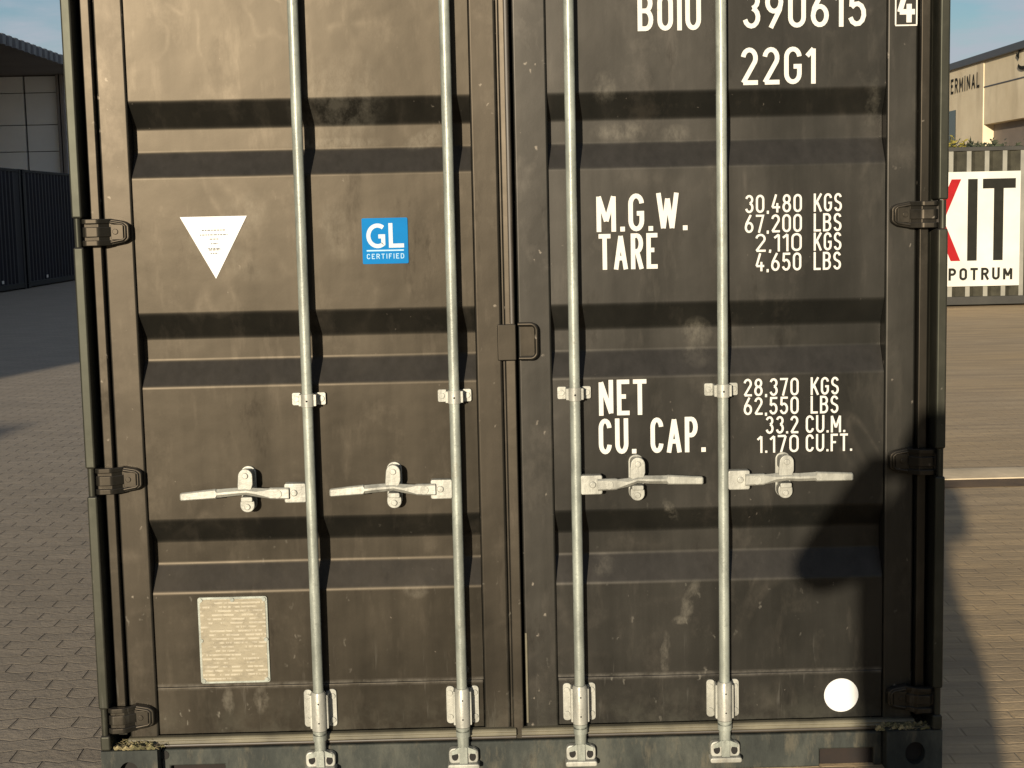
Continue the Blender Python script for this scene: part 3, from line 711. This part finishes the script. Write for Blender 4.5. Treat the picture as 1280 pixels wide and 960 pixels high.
ribbon(m, [(-.342, 1.616), (-.342, 1.5525), (-.305, 1.5525)], .0115, yy-.0001, lambda p, y: (p.x, y, p.y))
m.cur = 2
m.box(-.411, -.306, yy-.0001, yy+.0003, 1.5375, 1.5415)
text_strokes(m, 'CERTIFIED', -.411, -.3055, 1.516, .0145, .15, yy, .30)
o = m.build('certificate_sticker', [MAT['blue'], MAT['pale_ink'], MAT['cyan_ink']], DL, smooth=0)
o['label'] = 'square blue sticker lettered GL CERTIFIED in white'
m = MB(); m.cur = 1; m.prism(rrect(-.9345, -.733, .291, .548, .007), YT-.0012, YT+.0026)
m.cur = 0; m.prism(rrect(-.9285, -.739, .297, .542, .016), YT-.0028, YT-.0013)
m.cur = 1
for a, b in ((-.926, .540), (-.834, .540), (-.742, .540), (-.928, .420), (-.740, .420), (-.926, .300), (-.742, .300)): m.disc(a, YT-.0056, b, .0058, .003, 12)
o = m.build('data_plate', [MAT['plate'], MAT['galv']], DL, smooth=0); o['label'] = 'pale riveted metal data plate with worn embossed print'
m = MB(); m.disc(.940, YT-.0006, .2075, .0505, .0008, 40); o = m.build('round_sticker', MAT['sticker'], DR, smooth=0); o['label'] = 'plain round white sticker'

def letters(items, name='lettering'):
    m = MB()
    for s, x0, x1, z0, h, sw in items: text_strokes(m, s, x0, x1, z0, h, sw, YT+.0010)
    o = m.build(name, MAT['white'], DR, smooth=0, fix=False); return o
letters([('BOIU', .364, .541, 2.133, .103, .125)]); letters([('390615', .657, 1.003, 2.134, .103, .125)])
letters([('22G1', .652, .862, 1.979, .103, .125)])
m = MB()
text_strokes(m, '4', 1.0875, 1.1375, 2.141, .098, .15, -.0118)
m.build('lettering', MAT['white'], DR, smooth=0, fix=False)
m = MB()
for a, b in (((1.0825, 2.1335), (1.1435, 2.1335)), ((1.1425, 2.1350), (1.1425, 2.2465)), ((1.1435, 2.2475), (1.0825, 2.2475)), ((1.0835, 2.2460), (1.0835, 2.1350))):
    ribbon(m, [a, b], .0040, -.0117, lambda p, y: (p.x, y, p.y))
m.build('lettering_frame', MAT['white'], DR, smooth=0, fix=False)
letters([('M.G.W.', .241, .497, 1.578, .106, .125)]); letters([('TARE', .246, .413, 1.471, .101, .125)])
letters([('NET', .240, .377, 1.053, .103, .125)]); letters([('CU. CAP.', .238, .543, .941, .103, .125)])
h = .051; q = .12
letters([('30,480', .662, .8235, 1.622, h, q), ('KGS', .857, .937, 1.622, h, q), ('67,200', .661, .8235, 1.566, h, q), ('LBS', .857, .936, 1.566, h, q),
         ('2,110', .691, .823, 1.512, h, q), ('KGS', .857, .936, 1.512, h, q), ('4,650', .691, .822, 1.457, h, q), ('LBS', .857, .935, 1.457, h, q)])
letters([('28,370', .656, .8145, 1.099, h, q), ('KGS', .849, .930, 1.099, h, q), ('62,550', .656, .8145, 1.045, h, q), ('LBS', .849, .929, 1.045, h, q),
         ('33.2', .719, .8135, .989, h, q), ('CU.M.', .835, .949, .989, h, q), ('1.170', .695, .8145, .934, h, q), ('CU.FT.', .835, .969, .934, h, q)])

# dry moss and grass caught on the lower corner castings
m = MB()
for cx, n in ((-1.125, 260), (1.11, 200)):
    for i in range(n):
        x = cx+random.gauss(0, .035); y = random.uniform(YF+.004, -.012); z = .119+abs(random.gauss(0, .006))
        a = random.uniform(0, 6.28); l = random.uniform(.008, .032); w = random.uniform(.0006, .0016)
        d = Vector((math.cos(a), math.sin(a)*.5, random.uniform(-.1, .35)))*l; n_ = Vector((-math.sin(a), math.cos(a), .4))*w
        p = Vector((max(-1.21, min(1.21, x)), y, z)); m.cur = i % 3
        m.add([p-n_, p+n_, p+d+n_*.4, p+d-n_*.4], [(0, 1, 2, 3)])
    for i in range(46):
        x = cx+random.gauss(0, .030); y = random.uniform(YF+.008, -.015); r_ = random.uniform(.004, .011)
        m.cur = 1 if i % 2 else 0
        m.tube([(x-r_, y, .1185), (x, y, .1185+r_*.8), (x+r_, y+.002, .1185)], [r_*.4, r_*.7, r_*.35], 6)
MAT['straw'] = plain('dry grass', (0.22, 0.185, 0.095), 0.9, var=0.4, scale=30)
MAT['moss'] = plain('dry moss', (0.11, 0.10, 0.045), 0.95, var=0.5, scale=40)
MAT['silt'] = plain('silt', (0.15, 0.12, 0.08), 0.95, var=0.4, scale=40)
o = m.build('dry_grass', [MAT['straw'], MAT['moss'], MAT['silt']], smooth=0)
tag(o, 'dry moss and grass caught on the lower corner castings of the dark container', 'moss', kind='stuff')

# ------------------------------------------------------------------ background containers
def side_container(name, length, height, paint, rail, recess=None, pitch=.278, depth=.036):
    """corrugated long side towards local -y, standing on z=0, x from 0 to length, 2.44 deep"""
    e = empty(name)
    def wall(y0, s):
        pts = []; x = .17
        while x < length-.17-pitch*.9:
            pts += [(x, 0), (x+.07, 0), (x+.138, 1), (x+.208, 1)]; x += pitch
        pts += [(length-.16, 0)]
        w = MB(); n = len(pts)
        w.add([(a, y0+s*(.01+depth*t), .16) for a, t in pts] + [(a, y0+s*(.01+depth*t), height-.07) for a, t in pts], [(i, i+1, i+1+n, i+n) for i in range(n-1)])
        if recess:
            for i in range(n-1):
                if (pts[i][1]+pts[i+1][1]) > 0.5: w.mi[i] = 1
        return w.build('side_wall', [paint, recess or paint], e, smooth=20)
    front = wall(0, 1); wall(2.438, -1)
    for x in (0, length-.16):
        for y in (0, 2.278):
            p = MB(); p.box(x, x+.16, y, y+.16, .12, height-.12); p.build('corner_post', rail, e, bevel=.01)
            for z in (0, height-.118):
                p = MB(); p.box(x-.002, x+.162, y-.004, y+.164, z, z+.118); p.build('corner_casting', rail, e, bevel=.01)
    for y in (0.002, 2.336):
        p = MB(); p.box(.16, length-.16, y, y+.10, .03, .16); p.build('bottom_rail', rail, e, bevel=.008)
        p = MB(); p.box(.16, length-.16, y, y+.10, height-.07, height-.005); p.build('top_rail', rail, e, bevel=.008)
    p = MB(); p.box(.02, length-.02, .05, 2.388, height-.05, height-.012); p.build('roof', rail, e)
    for x in (.04, length-.06):
        p = MB(); p.box(x, x+.02, .16, 2.278, .1, height-.1); p.build('end_wall', paint, e)
    return e, front
MAT['navy'] = plain('dark blue paint', (0.011, 0.013, 0.021), 0.6, var=0.3, scale=2, spec=0.15)
MAT['navyr'] = plain('dark blue rail paint', (0.005, 0.006, 0.010), 0.6, var=0.3, scale=3, spec=0.12)
MAT['ribs'] = plain('grey green container paint', (0.175, 0.17, 0.14), 0.6, var=0.25, scale=2)
MAT['ribr'] = plain('dark rail paint', (0.020, 0.019, 0.015), 0.7, var=0.4, scale=4)
MAT['ribd'] = plain('dark rib recess', (0.036, 0.034, 0.024), 0.8, spec=0.15, var=0.4, scale=5)  # darker olive on the recessed faces and their slopes
MAT['board'] = plain('white board', (0.48, 0.475, 0.425), 0.6, var=0.10, scale=1.8)
MAT['redl'] = plain('red letter', (0.26, 0.008, 0.010), 0.6, var=0.1, spec=0.1)
MAT['blackl'] = plain('black letter', (0.014, 0.014, 0.011), 0.7, var=0.2, spec=0.1)

# long dark blue pair in the shade on the left, sides facing the yard
for i, y1 in enumerate((32.55, 38.75)):
    e, fr = side_container('shipping_container', 6.06, 2.896, MAT['navy'], MAT['navyr'])
    e.location = (-11.45, y1-6.1, 0.004); e.rotation_euler.z = R(90)
    for a in (1.5, 4.2):
        k = MB(); k.box(a, a+.12, -.012, .001, .20, .27); k.build('marking_plate', MAT['sticker'], e)
    tag(e, ('dark blue corrugated container by the left edge of the photo, in front of the hall', 'dark blue corrugated container right behind the large container\'s left edge, farther along the row')[i],
        'shipping container', 'dark blue containers along the hall')
# sign container on the right
e, fr = side_container('shipping_container', 6.06, 2.47, MAT['ribs'], MAT['ribr'], MAT['ribd'])
e.location = (2.95, 18.95, 0)
tag(e, 'grey ribbed container with a white board of red and black letters at the right', 'shipping container')
def lx(px): return 7.07+(px-1190)*.01245-2.95
def lz(py): return 2.467-(py-183)*.01233
s = MB(); s.box(2.05, lx(1274), -.030, -.006, lz(357), lz(214)); s.cur = 1
m3 = lambda p, y: (p.x, y, p.y)
def bar(a, b, w, y): ribbon(s, [a, b], w, y, m3)
zt, zb = lz(223), lz(325)
cx = lx(1200)-.33; s.cur = 1
for k, (a, b) in enumerate((((lx(1200)-.075, zt), (lx(1200)-.60, zb)), ((lx(1200)-.60, zt), (lx(1200)-.075, zb)))):
    w = .075; s.add([(a[0]-w, -.0312-k*.0004, a[1]), (a[0]+w, -.0312-k*.0004, a[1]), (b[0]+w, -.0312-k*.0004, b[1]), (b[0]-w, -.0312-k*.0004, b[1])], [(0, 1, 2, 3)])
s.cur = 2
bar((lx(1214.5), zt), (lx(1214.5), zb), .15, -.0312)
bar((lx(1227), zt-.075), (lx(1268), zt-.075), .15, -.0312); bar((lx(1247), zt-.1), (lx(1247), zb), .15, -.0316)
text_strokes(s, 'POTRUM', lx(1185.5), lx(1265.5), lz(349.5), lz(334)-lz(349.5), .20, -.0312, .28)
s.build('sign_board', [MAT['board'], MAT['redl'], MAT['blackl']], e, smooth=0, fix=False)

# unseen neighbour behind the photographer that throws the pointed shade on the pavers at the left
e, fr = side_container('shipping_container', 6.06, 2.59, MAT['navy'], MAT['navyr'])
e.location = (-13.9, -9.6, 0.004)
tag(e, 'dark blue container standing behind the photographer, known from its shadow on the left pavers', 'shipping container')

# ------------------------------------------------------------------ open hall on the left
MAT['hallroof'] = plain('hall roof sheet', (0.10, 0.11, 0.13), 0.6, var=0.2, scale=1)
MAT['soffit'] = plain('hall soffit', (0.22, 0.20, 0.19), 0.8, var=0.2, scale=0.6)
MAT['hallwall'] = plain('pale hall panel', (0.74, 0.77, 0.80), 0.6, var=0.08, scale=0.5)
MAT['halldark'] = plain('dark steel', (0.035, 0.037, 0.042), 0.6, var=0.3)
hall = empty('storage_hall', (-21, 15, 0))
tag(hall, 'open storage hall with a dark ribbed eave and pale wall panels at the upper left', 'hall')
def hp(mb, *a, **k):
    o = mb.build(*a, **k); o.parent = hall; o.matrix_parent_inverse = Matrix.Translation((21, -15, 0)); return o
m = MB(); m.box(-32, -12.05, -14.0, 43, 6.03, 6.12); hp(m, 'roof', MAT['soffit'])
m = MB(); y = -14.0; pts = []
while y < 43: pts += [(-12.0, y), (-12.0, y+.25), (-12.05, y+.30), (-12.05, y+.45)]; y += .5
n = len(pts); m.add([(x, y, 6.0) for x, y in pts]+[(x, y, 6.26) for x, y in pts], [(i, i+1, i+1+n, i+n) for i in range(n-1)])
m.box(-12.3, -12.06, -14, 43, 6.121, 6.25)
hp(m, 'eave', MAT['hallroof'], smooth=0)
m = MB(); m.box(-32, -12.1, -14.0, -13.8, 0, 6.02); m.box(-32, -31.8, -13.79, 42.8, 0, 2.2); hp(m, 'unseen_outer_wall', MAT['hallwall'], smooth=0)  # unseen walls; the west one is kept low to let sky light in
m = MB()
zs = [0.1, 1.0, 1.9, 2.8, 3.74, 4.54, 5.50, 6.0]
xs = [-31.7]; 
for k in range(12): xs.append(xs[-1]+1.62)
W0 = -13.02
for k in range(11):
    a = W0-1.115*(k+1)*1.0; b = W0-1.115*k
    for z0, z1 in zip(zs, zs[1:]): m.box(a+.03, b-.03, 42.0, 42.1, z0+.012, z1-.012)
m.box(-12.95, -12.1, 42.0, 42.1, 0.1, 6.0)
hp(m, 'panel_wall', MAT['hallwall'], smooth=0)
m = MB(); m.box(-31.7, -12.1, 42.11, 42.2, 0, 6.02); hp(m, 'backing_wall', MAT['halldark'], smooth=0)
for k in range(0, 6):
    m = MB(); x = W0-1.115*k*2+.0; m.box(x-.10, x-.02, 41.80, 41.98, 0, 6.02); m.box(x+.02, x+.10, 41.80, 41.98, 0, 6.02); hp(m, 'column', MAT['soffit'])

# ------------------------------------------------------------------ terminal building on the right
def wall_mat():
    t = NT('weathered render')
    n = t.noise(0.5, 6, 0.65, t.co((1, 1, 1.2))); s_ = t.noise(1.4, 5, 0.6, t.co((1, 1, 0.25), (3, 3, 0)))
    c = t.ramp(n, [(0.3, (0.50, 0.42, 0.285)), (0.7, (0.62, 0.54, 0.385))])
    c = t.mix(t.ramp(s_, [(0.5, 0.0), (0.7, 0.5)]), c, (0.36, 0.295, 0.20))
    return t.set(c, 0.85, 0, 0.3)
MAT['render'] = wall_mat()
MAT['cap'] = plain('dark parapet metal', (0.045, 0.047, 0.055), 0.5, var=0.2)
MAT['recess_shade'] = plain('shaded recess back', (0.16, 0.13, 0.105), 0.7, var=0.15, scale=1)  # back wall of the recess; the soffit's shade is put into this darker colour
MAT['glass'] = plain('dark window glass', (0.02, 0.024, 0.022), 0.12, var=0.2)
bt = empty('terminal_building', (16, 45, 0))
tag(bt, 'beige rendered terminal building with dark parapet edge and wall lettering at the upper right', 'building')
def bp(mb, *a, **k):
    o = mb.build(*a, **k); o.parent = bt; o.matrix_parent_inverse = Matrix.Translation((-16, -45, 0)); return o
m = MB(); m.box(16.0, 30, 44.9, 62, 0, 6.12); m.box(16.03, 30, 20, 44.9, 4.09, 6.12); m.box(16.0, 30, 20, 28, 0, 4.088)
bp(m, 'wall', MAT['render'], smooth=0)
m = MB(); m.box(16.36, 16.5, 28, 44.899, 0, 4.089); bp(m, 'shaded_recess_back', MAT['recess_shade'], smooth=0)
m = MB(); m.box(15.9, 30.1, 19.9, 62.1, 6.121, 6.36); bp(m, 'parapet_cap', MAT['cap'], smooth=0, bevel=.02)
m = MB(); m.box(15.985, 16.0, 47.75, 50.0, 2.0, 4.75); bp(m, 'window', MAT['glass'], smooth=0)
m = MB(); m.box(16.012, 16.03, 28, 44.9, 5.27, 5.31); m.box(16.012, 16.03, 36.0, 36.03, 4.1, 6.1); bp(m, 'joint', MAT['cap'], smooth=0)
m = MB(); text_strokes(m, 'TERMINAL', -48.75, -45.2, 5.32, .50, .16, 15.97, .30, lambda p, y: (y, -p.x, p.y))
bp(m, 'lettering', MAT['blackl'], smooth=0, fix=False)
# emblem: dark curved shapes high on the wall
m = MB(); f3 = lambda p, y: (y, -p.x, p.y)
ribbon(m, arc(-41.25, 5.95, .34, .24, 200, 20, 12), .13, 15.97, f3); ribbon(m, arc(-41.1, 5.72, .50, .16, 190, 330, 12), .11, 15.965, f3)
ribbon(m, [(-41.75, 6.02), (-41.5, 5.9)], .10, 15.96, f3)
bp(m, 'emblem', MAT['blackl'], smooth=0, fix=False)

# shrubs behind the sign container
MAT['leafd'] = plain('dark leaf', (0.035, 0.042, 0.02), 0.7, var=0.5, scale=9)
MAT['leafy'] = plain('yellow leaf', (0.20, 0.17, 0.025), 0.7, var=0.4, scale=9)
MAT['bark'] = plain('bark', (0.06, 0.045, 0.03), 0.9, var=0.3)
def shrub(name, cx, cy, rx, ry, ztop, n, mats, ls):
    e = empty(name, (cx, cy, 0))
    t = MB()
    for i in range(5):
        a = random.uniform(-1, 1)*rx*.7; b = random.uniform(-1, 1)*ry*.5
        t.tube([(a*.3, b*.3, 0), (a*.7, b*.7, ztop*.5), (a, b, ztop*.9)], [.03, .02, .008], 6)
    t.build('stem', MAT['bark'], e)
    l = MB()
    cl = [(random.uniform(-1, 1)*rx, random.uniform(-1, 1)*ry, ztop*(1-.35*random.random()**1.6)-.10) for _ in range(max(10, n//90))]
    for i in range(n):
        c = random.choice(cl); p = Vector((c[0]+random.gauss(0, .11), c[1]+random.gauss(0, .11), c[2]+random.gauss(0, .08)))
        u = Vector((random.gauss(0, 1), random.gauss(0, 1), random.gauss(0, 1))).normalized(); w = u.orthogonal().normalized()
        s_ = ls*random.uniform(.6, 1.3); l.cur = random.randrange(len(mats))
        l.add([p-u*s_, p+w*s_*.45, p+u*s_, p-w*s_*.45], [(0, 1, 2, 3)])
    l.build('foliage', mats, e, smooth=0, fix=False)
    return e
tag(shrub('shrub', 7.2, 22.3, .80, .4, 2.60, 5200, [MAT['leafd']], .06), 'dark scraggly shrub above the ribbed container, beside the big container\'s right edge', 'shrub', 'shrubs behind the sign container')
tag(shrub('shrub', 9.1, 22.4, 1.2, .4, 2.60, 7000, [MAT['leafd']], .06), 'dark low shrub above the ribbed container at the right edge of the photo', 'shrub', 'shrubs behind the sign container')
tag(shrub('shrub', 7.85, 21.7, .26, .3, 2.66, 1700, [MAT['leafy'], MAT['leafy'], MAT['leafd']], .055), 'yellow green shrub tip below the beige building', 'shrub', 'shrubs behind the sign container')

# ------------------------------------------------------------------ the photographer (behind the camera; the shadow on the right door is theirs)
PX, PY = -.045, -4.66
MAT['coat'] = plain('dark jacket cloth', (0.03, 0.03, 0.035), 0.9, var=0.2, scale=20)
MAT['skin'] = plain('skin', (0.42, 0.26, 0.19), 0.5, var=0.08)
MAT['hair'] = plain('brown hair', (0.04, 0.026, 0.016), 0.7, var=0.3, scale=40)
MAT['trouser'] = plain('dark trousers', (0.02, 0.022, 0.03), 0.9, var=0.2, scale=20)
def person():
    V, E, RR = [], [], []
    def add(p, r, parent=None):
        V.append((PX+p[0], PY+p[1], p[2])); RR.append(r); i = len(V)-1
        if parent is not None: E.append((parent, i))
        return i
    pel = add((0, 0, .97), .285)
    waist = add((-.03, 0, 1.12), .285, pel); chest = add((-.035, .01, 1.32), .285, waist); sh = add((0, 0, 1.47), .14, chest)
    neck = add((.0, .02, 1.57), .105, sh); jaw = add((.02, .06, 1.655), .075, neck); head = add((.02, .035, 1.74), .098, jaw); crown = add((.02, .02, 1.815), .07, head)
    for s in (-1, 1):
        hip = add((.02+s*.13, 0, .88), .16, pel); knee = add((s*.12, .02, .51), .065, hip); ank = add((s*.12, -.01, .10), .045, knee)
        heel = add((s*.12, -.02, .045), .042, ank); add((s*.14, .16, .035), .036, heel)
        shd = add((s*.19, 0, 1.47), .115, sh)
        el = add(((-.33, .13, 1.345) if s < 0 else (.25, .15, 1.30)), .076, shd)
        wr = add(((-.10, .30, 1.575) if s < 0 else (.11, .31, 1.57)), .066, el)
        palm = add(((-.085, .355, 1.61) if s < 0 else (.075, .36, 1.61)), .030, wr)
        bx, by, bz = V[palm][0]-PX, V[palm][1]-PY, V[palm][2]
        for k in range(4):      # four fingers round the back of the phone, unequal and bent
            L = (.9, 1.0, .95, .75)[k]
            a = add((bx+s*.004, by+.030, bz-.022+.017*k), .0095, palm)
            b = add((bx-s*.020*L, by+.045, bz-.024+.019*k), .0085, a); add((bx-s*.046*L, by+.040, bz-.024+.020*k), .0075, b)
        a = add((bx-s*.012, by-.012, bz+.022), .011, palm); add((bx-s*.030, by+.012, bz+.045), .009, a)
    me = bpy.data.meshes.new('person'); me.from_pydata(V, E, []); me.materials.append(MAT['coat'])
    o = bpy.data.objects.new('person', me); COL.objects.link(o)
    sk = o.modifiers.new('skin', 'SKIN'); sk.use_smooth_shade = True
    for d, r in zip(me.skin_vertices[0].data, RR): d.radius = (r, r*(.65 if r > .13 else .95))
    me.skin_vertices[0].data[0].use_root = True
    ss = o.modifiers.new('smooth', 'SUBSURF'); ss.levels = 2; ss.render_levels = 2
    h = MB()
    for i in range(5):
        t0 = i*.4; h.tube([(PX+.02, PY+.015, 1.72+i*.012), (PX+.02, PY+.005, 1.76+i*.012), (PX+.02, PY+.01, 1.825+.006*i)], [.104-.004*i, .104-.006*i, .05], 18)
    h.build('hair', MAT['hair'], o, smooth=60)
    tag(o, 'person behind the camera raising a phone, casting the shadow on the right door', 'person')
    ph = MB(); ph.prism(rrect(CAM.x-.075, CAM.x+.075, CAM.z-.060, CAM.z+.014, .010), CAM.y-.022, CAM.y-.013)
    po = ph.build('mobile_phone', MAT['halldark'], bevel=.002); tag(po, 'dark mobile phone held up by the person behind the camera', 'phone')
person()
